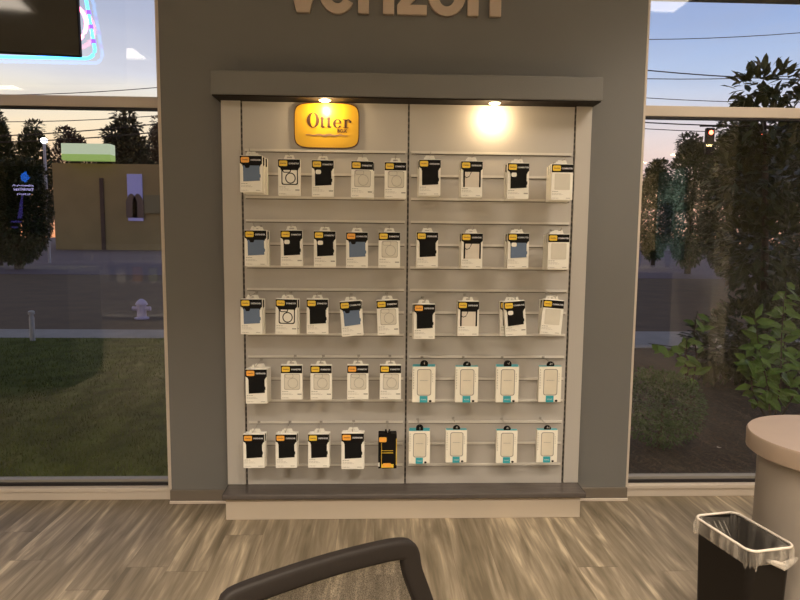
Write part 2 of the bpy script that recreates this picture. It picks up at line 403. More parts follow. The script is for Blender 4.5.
P = [(-.088+.0088*i, -.039+.0022*sin(i*1.25)) for i in range(21)]
w.ring([(x, z+.0042*(1-abs(i-10)/11)+.0006) for i, (x, z) in enumerate(P)], [(x, z-.0042*(1-abs(i-10)/11)-.0006) for i, (x, z) in enumerate(P)], y0, y1, closed=False)
w.build('water_line', mat('sign_line', (.30, .17, .10), .5), sg)

# ------------------------------------------------------------------ raised letters above
ls = empty('letter_sign', (0, -.002, 2.16)); tag(ls, 'raised beige lowercase letters on the grey column above the display', 'sign')
XH = .160; D0, D1 = -.022, 0.
def letter(fn, ch):
    q = MB(); fn(q); q.build('letter_'+ch, LETTER, ls, bevel=.0012)
def Lv(q):
    c = -.3125
    q.prism([(c-.0275, 0), (c+.0275, 0), (c+.070, XH), (c+.021, XH), (c, .068), (c-.021, XH), (c-.070, XH)], D0, D1)
def Le(q):
    c, r = -.168, .0755
    q.ring(ell(c, .080, r, .083, 36, 0, 332, False), ell(c, .080, r-.044, .083-.042, 36, 0, 332, False), D0, D1, closed=False)
    q.box(c-.05, c+r-.001, D0, D1, .067, .094)
def Lr(q):
    q.box(-.081, -.035, D0, D1, 0, XH); q.ring(ell(.010, .100, .060, .063, 12, 95, 180, False), ell(.010, .100, .018, .022, 12, 95, 180, False), D0, D1, closed=False)
def Li(q): q.box(.025, .072, D0, D1, 0, XH); q.box(.025, .072, D0, D1, .182, .222)
def Lz(q):
    q.box(.085, .211, D0, D1, 0, .040); q.box(.088, .208, D0, D1, XH-.040, XH); q.prism([(.085, .038), (.139, .038), (.208, XH-.038), (.153, XH-.038)], D0, D1)
def Lo(q): q.ring(ell(.296, .080, .0795, .083, 44), ell(.296, .080, .0345, .044, 44), D0, D1)
def Ln(q):
    q.box(.385, .432, D0, D1, 0, XH); q.box(.480, .529, D0, D1, 0, .095)
    q.ring(ell(.4605, .093, .0685, .070, 18, 0, 150, False), ell(.456, .093, .0245, .030, 18, 0, 150, False), D0, D1, closed=False)
for fn, ch in ((Lv, 'v'), (Le, 'e'), (Lr, 'r'), (Li, 'i'), (Lz, 'z'), (Lo, 'o'), (Ln, 'n')): letter(fn, ch)

# ------------------------------------------------------------------ packages on pegs
W0, H0, T0 = .0885, .1460, .022
ORD = ['first', 'second', 'third', 'fourth', 'fifth']
def dashes(q, x0, x1, z, h, seed, y=-.0004):
    rr = random.Random(seed); x = x0
    while x < x1:
        w = min(rr.uniform(.003, .011), x1-x); q.box(x, x+w, y, 0., z, z+h); x += w+.0018
MESH = {}
def cached(key, fn):
    if key not in MESH: MESH[key] = fn()
    return MESH[key]
def part(name, me, parent, loc=None, label=None):
    o = bpy.data.objects.new(name, me); COL.objects.link(o); o.parent = parent
    if loc: o.location = loc
    if label: o['label'] = label
    return o
def m_carton(matl, W, H, T):
    q = MB(); b = .0012        # card box with softened edges
    q.prism(rrect(0, -H/2, W, H, .0015, 2), .0006, T)
    q.prism(rrect(0, -H/2, W-.002, H-.002, .0015, 2), 0, .0006)
    return q.mesh('carton', matl)
def m_tab():
    q = MB(); o = [(-.0235, -.001), (.0235, -.001), (.0165, .016), (-.0165, .016)]; i = [(-.0105, .004), (.0105, .004), (.0085, .0105), (-.0085, .0105)]
    q.ring(o, i, .0, .0012); return q.mesh('hang_tab', HANG)
def m_tabblack():
    q = MB(); q.ring(ell(0, .007, .0165, .0145, 20), ell(0, .009, .004, .003, 20), -.001, .0012); return q.mesh('hang_tab', BLACKP)
def m_band(kind):
    q = MB(); w = W0/2-.0004; z0, z1 = -.0018, -.034
    if kind == 'ring': pts = [(-w, z0), (w, z0), (w, z1), (-w, z1)]
    else: pts = [(-w, z0), (w, z0), (w, z1+.002), (w-.006, z1-.004), (w-.008, z1-.010), (-w+.011, z1-.010), (-w+.009, z1-.003), (-w, z1+.003)]
    q.prism(pts, -.0006, 0); return q.mesh('header_band', BLACKP)
def m_badge(): return MB().prism(rrect(-.0235, -.0175, .033, .0220, .005, 4), -.0012, -.0006)
def m_case(light):
    q = MB(); x0, x1, z0, z1 = -.032, .034, -.040, -.1025
    q.prism([(x0, z0), (x1, z0), (x1+.0005, -.073), (x1+.0038, -.076), (x1+.0038, -.086), (x1+.0005, -.089), (x1+.001, z1+.003), (x0+.001, z1-.001)], -.0016, 0)
    return q.mesh('phone_case', light)
def m_cutout(dark):
    q = MB()
    if dark: q.prism([(-.026, -.0396), (-.004, -.0396), (-.006, -.047), (-.010, -.050), (-.021, -.050)], -.0020, -.0014); m = BLACKP
    else: q.prism(rrect(-.018, -.048, .022, .017, .006, 4), -.0020, -.0014); m = CARD
    return q.mesh('camera_cutout', m)
def m_ring(col, bold):
    t_ = .0040 if bold else .0016; q = MB()
    q.ring(ell(.005, -.076, .021, .022, 28), ell(.005, -.076, .021-t_, .022-t_, 28), -.0010, 0)
    q.ring(rrect(.002, -.0700, .066, .066, .008), rrect(.002, -.0700, .066-2*t_, .066-2*t_, .007), -.0010, 0)
    q.ring(rrect(-.010, -.046, .034, .017, .007), rrect(-.010, -.046, .034-1.6*t_, .017-1.6*t_, .006), -.0011, 0)
    return q.mesh('case_outline', col)
def m_strap():
    q = MB(); q.box(-.034, -.0275, -.0014, 0, -.105, -.034); q.box(.0305, .037, -.0014, 0, -.105, -.034)
    q.tube([(-.030, -.001, -.060), (-.022, -.001, -.067), (-.011, -.001, -.063), (-.004, -.001, -.050), (-.001, -.001, -.036)], .0016, 6)
    return q.mesh('wrist_strap', CASEBLACK)
def m_insert(c, w=.064, h=.066): return MB().prism(rrect(.001, -.0715, w, h, .004), -.0005, 0).mesh('case_insert', c)
def m_print(seed, foot):
    q = MB(); dashes(q, -.040, -.015, -.1125, .0022, seed); dashes(q, -.040, -.002, -.1195, .0012, seed+1); dashes(q, -.040, .006, -.1245, .0012, seed+2)
    dashes(q, -.040, -.012, -.139, .0016, seed+3)
    if foot: q.box(.024, .041, -.0004, 0, -.1255, -.1205)
    else: q.box(.018, .036, -.0004, 0, -.139, -.137)
    return q.mesh('fine_print', GREYTXT)
TXT = {k: text_mesh(k, .0083, .0002, WHITETXT, 'lettering', bold=.0003) for k in ('DEFENDER', 'SYMMETRY', 'COMMUTER')}
BTXT = text_mesh('OtterBox', .0062, .0002, BROWNTXT, 'badge_lettering', bold=.0002)
TTXT = text_mesh('WAKE', .008, .0002, WHITETXT, 'lettering')

def package(x, z, y, kind, name, label, badge='y', word='DEFENDER', tilt=0., scale=1., group=None, T=T0, yaw=0., plain=False, front=True):
    """origin at the peg hole; body hangs below"""
    e = empty('phone_case_package', (x, y, z+.008)); e.rotation_euler = (0, tilt, yaw)
    if scale != 1: e.scale = (scale,)*3
    tag(e, label, 'package', group)
    dz = -.008
    L = (0, 0, dz)
    if kind == 'teal':
        c = part('carton', cached(('cart', 't', T), lambda: m_carton(CARDTEAL, .096, .153, T)), e, L)
        part('hang_tab', cached('tabb', m_tabblack), e, (0, .004, dz), 'black round hang tab')
        def tops(): return MB().box(-.047, .047, .0, T-.001, -.0002, .0008).mesh('top_flap', TEAL)
        part('top_flap', cached(('top', T), tops), e, L, 'teal top flap')
        w = part('window', cached('twin', lambda: MB().ring(rrect(.0015, -.0675, .060, .113, .010), rrect(.0015, -.0675, .054, .107, .008), -.0008, 0).mesh('window', LINE)), e, L)
        part('phone_case', cached('tcase', lambda: MB().prism(rrect(.0015, -.0675, .054, .107, .008), -.0003, 0).mesh('phone_case', CREAM)), e, L, 'clear phone case behind a window')
        part('fine_print', cached('tfp', lambda: (lambda q: (dashes(q, -.016, .018, -.0605, .0022, 5, -.0009), [q.box(-.044, -.0415, -.0005, 0, -.012-.011*k-.006, -.012-.011*k) for k in range(8)], [q.box(.036, .038, -.0005, 0, -.030-.010*k-.005, -.030-.010*k) for k in range(4)], q.mesh('fine_print', GREYTXT))[-1])(MB())), e, L)
        bd = part('teal_badge', cached('tbd', lambda: MB().box(-.0165, .0165, -.0016, 0, -.1535, -.1255).mesh('teal_badge', TEAL)), e, L, 'teal square badge')
        part('lettering', TTXT, bd, (0, -.0018, -.141))
        part('corner_mark', cached('tcm', lambda: MB().prism(ell(.028, -.1475, .0058, .0045, 12), -.0012, 0).mesh('corner_mark', BLACKP)), e, L)
        return e
    if kind == 'darkbox':
        part('carton', cached('dk', lambda: m_carton(BLACKP, .078, .150, .03)), e, L, 'black carton')
        part('hang_tab', cached('dkt', lambda: (MB().box(-.014, .014, .003, .010, -.004, .010).box(-.011, -.004, .003, .008, .010, .019).box(.004, .011, .003, .008, .010, .019)).mesh('hang_tab', BLACKP)), e, L)
        part('shoulder_panel', cached('dks', lambda: MB().box(-.038, .038, .028, .033, -.03, .004).mesh('shoulder_panel', GLOSSB)), e, L)
        part('brand_badge', cached('dkb', lambda: MB().prism(rrect(-.020, -.024, .032, .021, .005, 4), -.0014, 0).mesh('brand_badge', ORANGE)), e, L)
        part('yellow_frame', cached('dky', lambda: (MB().box(-.026, .024, -.001, 0, -.083, -.0805, YELLOW).box(-.026, .024, -.001, 0, -.073, -.071, YELLOW).box(-.026, -.0245, -.001, 0, -.143, -.038, YELLOW).box(.036, .0392, -.0005, .012, -.135, -.02, YELLOW).box(-.026, .026, -.0012, 0, -.146, -.131, YELLOW)).mesh('yellow_frame')), e, L, 'yellow printed lines')
        part('foot_badge', cached('dkf', lambda: MB().prism(rrect(-.002, -.135, .034, .017, .004), -.002, -.001).mesh('foot_badge', ORANGE)), e, L)
        part('side_label', cached('dkl', lambda: MB().box(-.0385, -.033, -.0012, 0, -.141, -.124).mesh('side_label', CARD)), e, L)
        return e
    part('carton', cached(('cart', T), lambda: m_carton(CARD, W0, H0, T)), e, L)
    part('hang_tab', cached('tab', m_tab), e, (0, T*.5, dz))
    if not front: 
        part('header_band', cached('bandring', lambda: m_band('ring')), e, L); return e
    hb = part('header_band', cached('band'+('ring' if kind in ('ring', 'clear') else ''), lambda: m_band('ring' if kind in ('ring', 'clear') else 'x')), e, L, 'black header band')
    bc = {'y': YELLOW, 'o': ORANGE}[badge]
    part('brand_badge', cached('badge'+badge, lambda: m_badge().mesh('brand_badge', bc)), hb, None)
    part('badge_lettering', BTXT, hb, (-.0235, -.0014, -.0175))
    part('lettering', TXT[word], hb, (.0190, -.0009, -.0185))
    if kind in ('blue', 'black', 'blackcut', 'bluecut'):
        c = part('phone_case', cached('case'+kind[:4], lambda: m_case(CASEBLUE if kind.startswith('blue') else CASEBLACK)), e, L)
        if kind == 'blue': part('camera_cutout', cached('cut1', lambda: m_cutout(True)), c)
        if kind in ('blackcut', 'bluecut'): part('camera_cutout', cached('cut0', lambda: m_cutout(False)), c, None, 'white camera window')
    if kind in ('ring', 'ringbold', 'clear'):
        c = part('phone_case', cached('ins'+kind, lambda: m_insert(CASECLEAR if kind != 'ringbold' else CARD)), e, L, 'clear phone case')
        if kind != 'clear': part('case_outline', cached('out'+kind, lambda: m_ring(CASEBLACK if kind == 'ringbold' else LINE, kind == 'ringbold')), c)
    if kind == 'strap':
        c = part('phone_case', cached('insstrap', lambda: m_insert(mat('pale_insert', (.72, .66, .58), .3))), e, L, 'pale phone case')
        part('wrist_strap', cached('strap', m_strap), c, None, 'black wrist strap')
    part('fine_print', cached(('fp', kind), lambda: m_print(11, kind in ('ring', 'ringbold', 'blackcut'))), e, L)
    return e

PK = { # x, z of the top edge, kind, badge, word, tilt degrees, number hanging behind, sideways shift of those
'top': [(-.502,1.539,'blue','o','DEFENDER',0,2,.006),(-.350,1.527,'ringbold','y','SYMMETRY',0,0,0),(-.215,1.525,'blackcut','y','SYMMETRY',0,0,0),(-.056,1.523,'ring','y','SYMMETRY',.8,1,.004),(.078,1.521,'ring','y','SYMMETRY',0,0,0),
        (.217,1.533,'black','y','DEFENDER',0,1,-.003),(.388,1.529,'strap','y','DEFENDER',0,1,-.002),(.579,1.524,'blackcut','y','COMMUTER',0,1,-.005),(.760,1.522,'clear','y','COMMUTER',0,2,-.001)],
'second': [(-.488,1.242,'blue','y','DEFENDER',0,1,.006),(-.343,1.243,'blackcut','y','SYMMETRY',0,0,0),(-.208,1.241,'blackcut','y','SYMMETRY',0,0,0),(-.077,1.238,'blue','o','COMMUTER',0,0,0),(.055,1.239,'ring','y','SYMMETRY',0,0,0),
        (.211,1.241,'black','y','DEFENDER',0,1,0),(.395,1.238,'strap','y','DEFENDER',0,1,-.003),(.587,1.240,'bluecut','y','COMMUTER',0,1,-.005),(.755,1.238,'clear','y','COMMUTER',0,2,-.001)],
'middle': [(-.509,.961,'blue','y','DEFENDER',0,1,.005),(-.365,.962,'ringbold','y','SYMMETRY',1,1,.005),(-.239,.962,'black','y','SYMMETRY',0,0,0),(-.105,.955,'blue','y','COMMUTER',-4.5,1,.005),(.047,.960,'ring','y','SYMMETRY',-3,1,.004),
        (.203,.944,'black','o','DEFENDER',0,1,-.004),(.386,.957,'strap','y','DEFENDER',0,1,0),(.576,.958,'blackcut','y','COMMUTER',-4.5,1,-.010),(.744,.964,'clear','y','COMMUTER',4,1,-.006)],
'fourth': [(-.493,.669,'black','o','DEFENDER',0,3,.0005),(-.347,.686,'ring','y','SYMMETRY',0,0,0),(-.225,.686,'ring','y','SYMMETRY',0,0,0),(-.072,.687,'ring','o','SYMMETRY',0,0,0),(.064,.687,'ring','y','SYMMETRY',0,0,0),
        (.204,.681,'teal','','',0,1,.003),(.385,.681,'teal','','',0,0,0),(.557,.681,'teal','','',0,1,.005),(.739,.682,'teal','','',0,0,0)],
'bottom': [(-.507,.392,'black','o','DEFENDER',0,1,.003),(-.372,.392,'black','o','DEFENDER',0,1,.003),(-.236,.392,'black','y','DEFENDER',0,1,.002),(-.093,.396,'black','o','DEFENDER',0,1,.002),(.054,.391,'darkbox','','',0,0,0),
        (.189,.404,'teal','','',0,1,.002),(.346,.408,'teal','','',0,0,0),(.562,.405,'teal','','',0,0,0),(.735,.407,'teal','','',0,0,0)]}
DESC = {'blue': 'white package with blue phone case', 'bluecut': 'white package with blue case and camera hole', 'black': 'white package with black phone case', 'blackcut': 'white package with black case and camera hole',
        'ring': 'white package with clear ring-marked case', 'ringbold': 'white package with black-edged ring case', 'clear': 'white package with plain clear case', 'strap': 'white package with pale case and black strap',
        'teal': 'ivory package with teal badge', 'darkbox': 'black and yellow phone case package'}
for row, items in PK.items():
    for i, (x, z, kind, bd, word, tl, nb, dx) in enumerate(items):
        bay = 'left' if i < 5 else 'right'; pos = ORD[i if i < 5 else i-5]
        sc = 1.0
        if kind == 'teal' and row == 'bottom': sc = .93
        if row == 'bottom' and i == 3: sc = 1.07
        Y = -.222
        package(x, z, Y, kind, '', '%s, %s in %s row of %s bay' % (DESC[kind], pos, row, bay), bd or 'y', word or 'DEFENDER', math.radians(tl), sc, 'phone case packages on the display', yaw=0)
        T = .03 if kind in ('darkbox',) else T0
        for k in range(nb):
            kk = 'teal' if kind == 'teal' else kind
            package(x+dx*(k+1), z-.003*(k+1) if kind != 'teal' else z, Y+(T*sc+.0022)*(k+1), kk, '', ('%s package right behind the front one, %s peg, %s row, %s bay' if k == 0 else '%s package third deep on the %s peg, %s row, %s bay' if k == 1 else '%s package fourth deep on the %s peg, %s row, %s bay') % ('ivory' if kind == 'teal' else 'white', pos, row, bay),
                    bd or 'y', word or 'DEFENDER', math.radians(tl*.3), sc, 'phone case packages hanging behind others', front=(kind == 'teal' or k < 1))
        # peg
        pg = empty('peg_hook', (x, FY-.007, z+.0145)); tag(pg, 'thin steel peg hook holding the %s package, %s row, %s bay' % (pos, row, bay), 'hook', 'peg hooks on the display')
        MB().tube([(0, 0, .004), (0, -.02, .001), (0, -.12, 0), (0, -.148, .0), (0, -.156, .006), (0, -.158, .012)], .0013, 6).build('rod', CLIP, pg, smooth=True)
        MB().box(-.006, .006, -.002, .0, -.003, .006).build('back_clip', CLIP, pg, bevel=.001)

# ------------------------------------------------------------------ hanging screen and neon sign in the left window
tv = empty('hanging_screen', (-1.806, -.205, 1.930)); tv.rotation_euler = (math.radians(1.5), 0, math.radians(6.5)); tag(tv, 'glossy black flat screen hanging in front of the left window', 'screen')
MB().box(-.625, .618, -.012, .018, 0, .70).build('casing', PLASTB, tv, bevel=.004)
MB().box(-.622, .615, -.0135, -.0121, .003, .697).build('display_glass', GLOSSB, tv)
MB().box(-.10, .10, .0181, .035, .2, .5).tube([(0, .033, .35), (0, .033, ZC-1.925)], .018, 12).build('ceiling_bracket', PLASTB, tv)
ne = empty('neon_sign', (-1.680, .060, 1.970)); tag(ne, 'blue outlined neon open sign with red letters behind the black screen', 'neon sign')
def rr_path(x0, x1, z0, z1, r, lean=.03):
    P = [(x0+r, 0, z0), (x1-r, 0, z0)]
    for k in range(1, 6): a = -PI/2+PI/2*k/5; P.append((x1-r+r*cos(a), 0, z0+r+r*sin(a)))
    P.append((x1-lean, 0, z1-r))
    for k in range(1, 6): a = PI/2*k/5; P.append((x1-lean-r+r*cos(a), 0, z1-r+r*sin(a)))
    P.append((x0+r, 0, z1))
    for k in range(1, 6): a = PI/2+PI/2*k/5; P.append((x0+r+r*cos(a), 0, z1-r+r*sin(a)))
    for k in range(0, 6): a = PI+PI/2*k/5; P.append((x0+r+r*cos(a), 0, z0+r+r*sin(a)))
    return P
path = rr_path(-.60, .462, .004, .295, .04)
MB().tube(path, .0068, 8, closed=True).build('blue_tube', NEONB, ne, smooth=True)
for z in (.075, .135, .195):
    xx = .462-.03*(z-.04)/.22
    MB().tube([(xx+.001, 0, z-.009), (xx-.001, 0, z+.009)], .0095, 8).build('tube_clip', NEONV, ne, smooth=True)
def lt(name, pts, closed=False): MB().tube([(x, 0, z) for x, z in pts], .0075, 8, closed=closed).build(name, NEONR, ne, smooth=True)
lt('letter_o', ell(.345, .150, .085, .085, 28), True)
lt('letter_p', [(.19, .06), (.19, .235), (.09, .235), (.075, .19), (.09, .148), (.19, .148)])
lt('letter_e', [(-.07, .06), (.02, .06), (.02, .235), (-.07, .235)])
lt('letter_n', [(-.14, .06), (-.14, .235), (-.26, .06), (-.26, .235)])
MB().box(-.59, .36, .012, .018, .14, .156).build('backing_bar', PLASTB, ne)
MB().tube([(-.5, .01, .295), (-.5, .01, .303), (-.5, .01, .33)], .002, 6).build('hanger', STEEL, ne)

# ------------------------------------------------------------------ mesh chair
ch = empty('mesh_chair', (-.080, -1.78, 0)); tag(ch, 'dark mesh-back office chair in the foreground facing the camera', 'chair')
CO = Vector((-.09, -1.78, 0))
nrm = Vector((.45, -.89, 0)).normalized()
def cp(x, y, z): return Vector((x, y, z))-CO
topz = .637
loop = []
T_ = [(-.244, -1.863, .600), (-.243, -1.862, .632), (-.232, -1.857, .643), (-.165, -1.823, .6515), (-.085, -1.781, .6560), (-.01, -1.743, .6560), (.037, -1.719, .6520), (.054, -1.710, .640), (.062, -1.706, .600)]
loop += [cp(*p) for p in T_]
loop += [cp(.090, -1.692, .51), cp(.098, -1.70, .42), cp(.085, -1.715, .355), cp(.045, -1.74, .332), cp(-.08, -1.79, .325), cp(-.20, -1.85, .332), cp(-.245, -1.872, .355), cp(-.262, -1.875, .42), cp(-.256, -1.870, .52)]
# smooth the loop
def cr(P, n=4):
    out = []
    for i in range(len(P)):
        a, b_, c, d = P[i-1], P[i], P[(i+1) % len(P)], P[(i+2) % len(P)]
        for k in range(n):
            t_ = k/n; out.append(.5*((2*b_)+(c-a)*t_+(2*a-5*b_+4*c-d)*t_*t_+(3*b_-a-3*c+d)*t_**3))
    return out
sm = cr(loop, 4)
bf = MB().tube(sm, .0125, 16, closed=True, up=tuple(nrm), rb=.0190, sq=.45).build('back_frame', CHAIRP, ch, smooth=True)
cen = sum(sm, Vector())/len(sm)
mm = MB(); K = len(sm); RN = 6
vs = [cen+nrm*(-.012)]
for r in range(1, RN+1):
    f_ = r/RN
    for p in sm: q = cen+(p-cen)*f_*.985; vs.append(q-nrm*.012*(1-f_*f_))
fs = [(0, 1+i, 1+(i+1) % K) for i in range(K)]
for r in range(RN-1):
    for i in range(K): fs.append((1+r*K+i, 1+(r+1)*K+i, 1+(r+1)*K+(i+1) % K, 1+r*K+(i+1) % K))
mm.add(vs, fs); mm.build('mesh_back', MESHF, ch, smooth=True)
def cloc(a, bb, z): # a along the back, bb towards the sitter
    d_ = Vector((.89, .45, 0)); return d_*a+nrm*bb+Vector((0, 0, z))
seat = MB(); P = rrect(0, 0, .40, .36, .08, 5)
def srf(z, k): return [tuple(cloc(x*k, .20+y*k, z)) for x, y in P]
n_ = len(P); V_ = []
for z, k in ((.335, .93), (.345, 1.), (.375, 1.0), (.388, .95), (.392, .80)): V_ += srf(z, k)
F_ = [tuple(range(n_-1, -1, -1)), tuple(range(4*n_, 5*n_))]+[(i*n_+k, i*n_+(k+1) % n_, (i+1)*n_+(k+1) % n_, (i+1)*n_+k) for i in range(4) for k in range(n_)]
seat.add(V_, F_); seat.build('seat', CHAIRF, ch, smooth=True)
c0 = cloc(0, .2, 0)
MB().tube([c0+Vector((0, 0, .07)), c0+Vector((0, 0, .20))], .026, 14).tube([c0+Vector((0, 0, .2)), c0+Vector((0, 0, .335))], .014, 12).build('gas_post', PLASTB, ch, smooth=True)
MB().tube([cloc(0, .14, .325), cloc(0, -.02, .325), cloc(0, -.04, .36), cloc(0, -.022, .46)], .016, 10, up=(.89, .45, 0), rb=.012).build('back_bracket', CHAIRP, ch, smooth=True)
for k in range(5):
    a = 2*PI*k/5+.3; d_ = Vector((cos(a), sin(a), 0)); e_ = c0+d_*.23
    lg = MB().tube([c0+Vector((0, 0, .085)), c0+d_*.12+Vector((0, 0, .08)), e_+Vector((0, 0, .062))], [.022, .018, .013], 10).build('base_leg', PLASTB, ch, smooth=True)
    q = Vector((-d_.y, d_.x, 0)); wc = e_+Vector((0, 0, .0235))
    MB().tube([wc-q*.016, wc-q*.004], .0235, 16).tube([wc+q*.004, wc+q*.016], .0235, 16).tube([wc+Vector((0, 0, .01)), e_+Vector((0, 0, .06))], .006, 8).build('caster', PLASTB, lg)

# ------------------------------------------------------------------ round table and waste bin
tb = empty('round_table', (1.34, -1.105, 0)); tag(tb, 'round maple-topped table on a wide drum base beside the waste bin', 'table')
MB().lathe([(.232, .606), (.238, .610), (.238, .654), (.234, .660)], 64).build('tabletop', TABLEW, tb, smooth=True)
MB().lathe([(.205, 0), (.205, .6055)], 56).build('drum_base', TABLEB, tb, smooth=True)
MB().lathe([(.208, .0), (.208, .03)], 56).build('base_ring', BASEB, tb, smooth=True)

BA, BD_ = Vector((.936, -1.088)), Vector((.971, -1.307)); BB, BC = Vector((1.074, -1.061)), Vector((1.109, -1.278))
cb = (BA+BB+BC+BD_)/4; ax = (BB-BA).normalized(); ay = (BB-BC).normalized(); ang = math.atan2(ax.y, ax.x)
bw, bh = (BB-BA).length-.004, (BB-BC).length-.004
bi = empty('waste_bin', (cb.x, cb.y, 0), ang); tag(bi, 'tall black plastic waste bin on the floor by the round table', 'waste bin')
def shell(prof, w, h, r, thick, m, name, parent, n=6, wob=None):   # open tapering vessel: profile of (z, scale)
    q = MB(); lay = []
    for z, k in prof: lay.append([(x, y, z) for x, y in rrect(0, 0, w*k, h*k, r*k, n)])
    for z, k in reversed(prof): lay.append([(x, y, z if z > prof[0][0] else z+thick) for x, y in rrect(0, 0, w*k-2*thick, h*k-2*thick, max(.004, r*k-thick), n)])
    K = len(lay[0])
    if wob: lay = [[wob(p, i, j) for j, p in enumerate(l)] for i, l in enumerate(lay)]
    vs = [p for l in lay for p in l]; fs = [tuple(range(K-1, -1, -1))]
    for i in range(len(lay)-1):
        for k in range(K): fs.append((i*K+k, i*K+(k+1) % K, (i+1)*K+(k+1) % K, (i+1)*K+k))
    fs.append(tuple((len(lay)-1)*K+k for k in range(K)))
    q.add(vs, fs); return q.build(name, m, parent, smooth=True)
shell([(0, .84), (.004, .86), (.40, .985), (.405, 1.0), (.417, 1.0)], bw, bh, .022, .003, BIN, 'bin_body', bi)
ln = empty('bin_liner', (cb.x, cb.y, 0), ang); tag(ln, 'clear plastic liner bag folded over the rim of the black bin', 'bin liner')
rr_ = random.Random(3)
def wv(p, i, j): 
    a = .0025*sin(j*2.1+i)+.0015*sin(j*5.3)
    return (p[0]+a*(1 if p[0] > 0 else -1), p[1]+a*(1 if p[1] > 0 else -1), p[2]+(.006*sin(j*1.3)+.004*sin(j*.7+1) if i == 0 else 0))
def open_skirt(prof, w, h, r, m, name, n=14):
    q = MB(); lay = [[wv((x, y, z), i, j) for j, (x, y) in enumerate(rrect(0, 0, w*k+o_, h*k+o_, max(.004, r*k), n))] for i, (z, k, o_) in enumerate(prof)]
    K = len(lay[0]); vs = [p for l in lay for p in l]
    fs = [(i*K+k, i*K+(k+1) % K, (i+1)*K+(k+1) % K, (i+1)*K+k) for i in range(len(lay)-1) for k in range(K)]
    q.add(vs, fs); return q.build(name, m, ln, smooth=True)
open_skirt([(.376, 1, .010), (.385, 1, .011), (.40, 1, .012), (.418, 1, .008)], bw, bh, .024, LINERR, 'folded_skirt')
open_skirt([(.418, 1, -.006), (.40, .99, -.012), (.30, .955, -.014), (.15, .90, -.016), (.03, .85, -.02)], bw, bh, .022, LINER, 'inner_bag')
rp = rrect(0, 0, bw+.004, bh+.004, .024, 10)
MB().tube([(x, y, .4205) for x, y in rp], .0035, 8, closed=True).build('rim_fold', mat('bag_rim_film', (.62, .56, .49), .25), ln, smooth=True)
q = MB(); kn = Vector((.02, -bh/2-.008, .384))
q.tube([kn+Vector((-.045, .0, .012)), kn+Vector((-.02, -.006, .004)), kn+Vector((0, -.009, -.004)), kn+Vector((.03, -.005, .004)), kn+Vector((.05, .0, .008))], [.004, .008, .011, .008, .004], 8)
q.build('gathered_knot', LINERR, ln, smooth=True)
for k, (a, b_) in enumerate(((-.03, .025), (-.012, .03), (.004, .045), (.02, .05))):
    MB().tube([(a, bh/2-.012, .405), ((a+b_)/2, bh/4, .33), (b_, bh/2-.05, .20)], .0016, 5).build('pleat', LINER, ln, smooth=True)
# ------------------------------------------------------------------ things deeper in the shop, seen in the window reflections
SHELFW = mat('white_laminate', (.62, .60, .56), .4)
sh = empty('low_shelf_unit', (-3.4, YB+.25, 0)); tag(sh, 'low white shelf unit against the rear shop wall', 'shelf unit')
MB().box(-.75, .75, -.2, -.18, .0, 1.05).build('back_panel', SHELFW, sh)
for z in (.05, .52, .80): MB().box(-.75, .75, -.18, .17, z, z+.02).build('shelf', SHELFW, sh)
cols = [(.6, .58, .5), (.5, .5, .5), (.7, .68, .6), (.6, .25, .06), (.35, .4, .2), (.6, .58, .52)]
for i in range(6):
    for zz, rw in ((.8215, 'upper'), (.5415, 'middle')):
        h = .14 if zz > .7 else .2
        o = MB().box(-.055, .055, -.04, .04, 0, h).box(-.056, .056, -.041, .041, h*.7, h*.82).build('boxed_item', mat('item_%d%s' % (i, rw), cols[i] if zz < .7 else (.6, .6, .58), .5), None, bevel=.002, loc=(-3.4-.58+.22*i, YB+.3, zz))
        tag(o, '%s small boxed item on the %s shelf of the low unit' % (ORD[i] if i < 5 else 'rightmost', rw), 'box', 'boxes on the low shelf unit')
cab = empty('dark_counter', (-3.38, -2.32, 0)); tag(cab, 'dark service counter standing near the left window', 'counter')
MB().box(-.98, .98, -.3, .3, 0, .90).build('body', mat('counter_dark', (.02, .02, .018), .7), cab, bevel=.004)
MB().box(-1.0, 1.0, -.32, .32, .9005, .935).build('worktop', mat('counter_top', (.10, .11, .07), .5), cab, bevel=.004)
sc_ = empty('signage_screen', (-4.95, YB+.03, 1.20)); tag(sc_, 'tall dark digital signage screen with blue picture on the rear wall', 'screen')
MB().box(-.24, .24, -.03, .03, -.02, .92).build('casing', PLASTB, sc_, bevel=.004)
MB().box(-.225, .225, .0301, .033, 0, .90).build('display_glass', GLOSSB, sc_)
BL = mat('screen_blue', (0, 0, 0), .5, emit=(.03, .20, 1), estr=5); WL = mat('screen_white', (0, 0, 0), .5, emit=(.62, .55, 1), estr=5); VL = mat('screen_violet', (0, 0, 0), .5, emit=(.14, .10, .6), estr=1.5)
MB().prism([(-.03, .80), (.05, .86), (.10, .76), (.04, .70), (-.02, .73)], .0331, .036).build('picture', BL, sc_)
MB().prism([(-.02, .55), (.0, .55), (-.03, .20), (-.10, .20)], .0331, .036).box(-.19, -.05, .0331, .036, .14, .165).box(-.19, -.10, .0331, .036, .06, .085).build('picture', VL, sc_)
tx = MB()
for z, a, h in ((.645, .15, .02), (.585, .13, .035), (.525, .09, .022)):
    x = -a
    while x < a: tx.box(x, x+.022, .0331, .036, z, z+h); x += .028
tx.build('caption', WL, sc_)
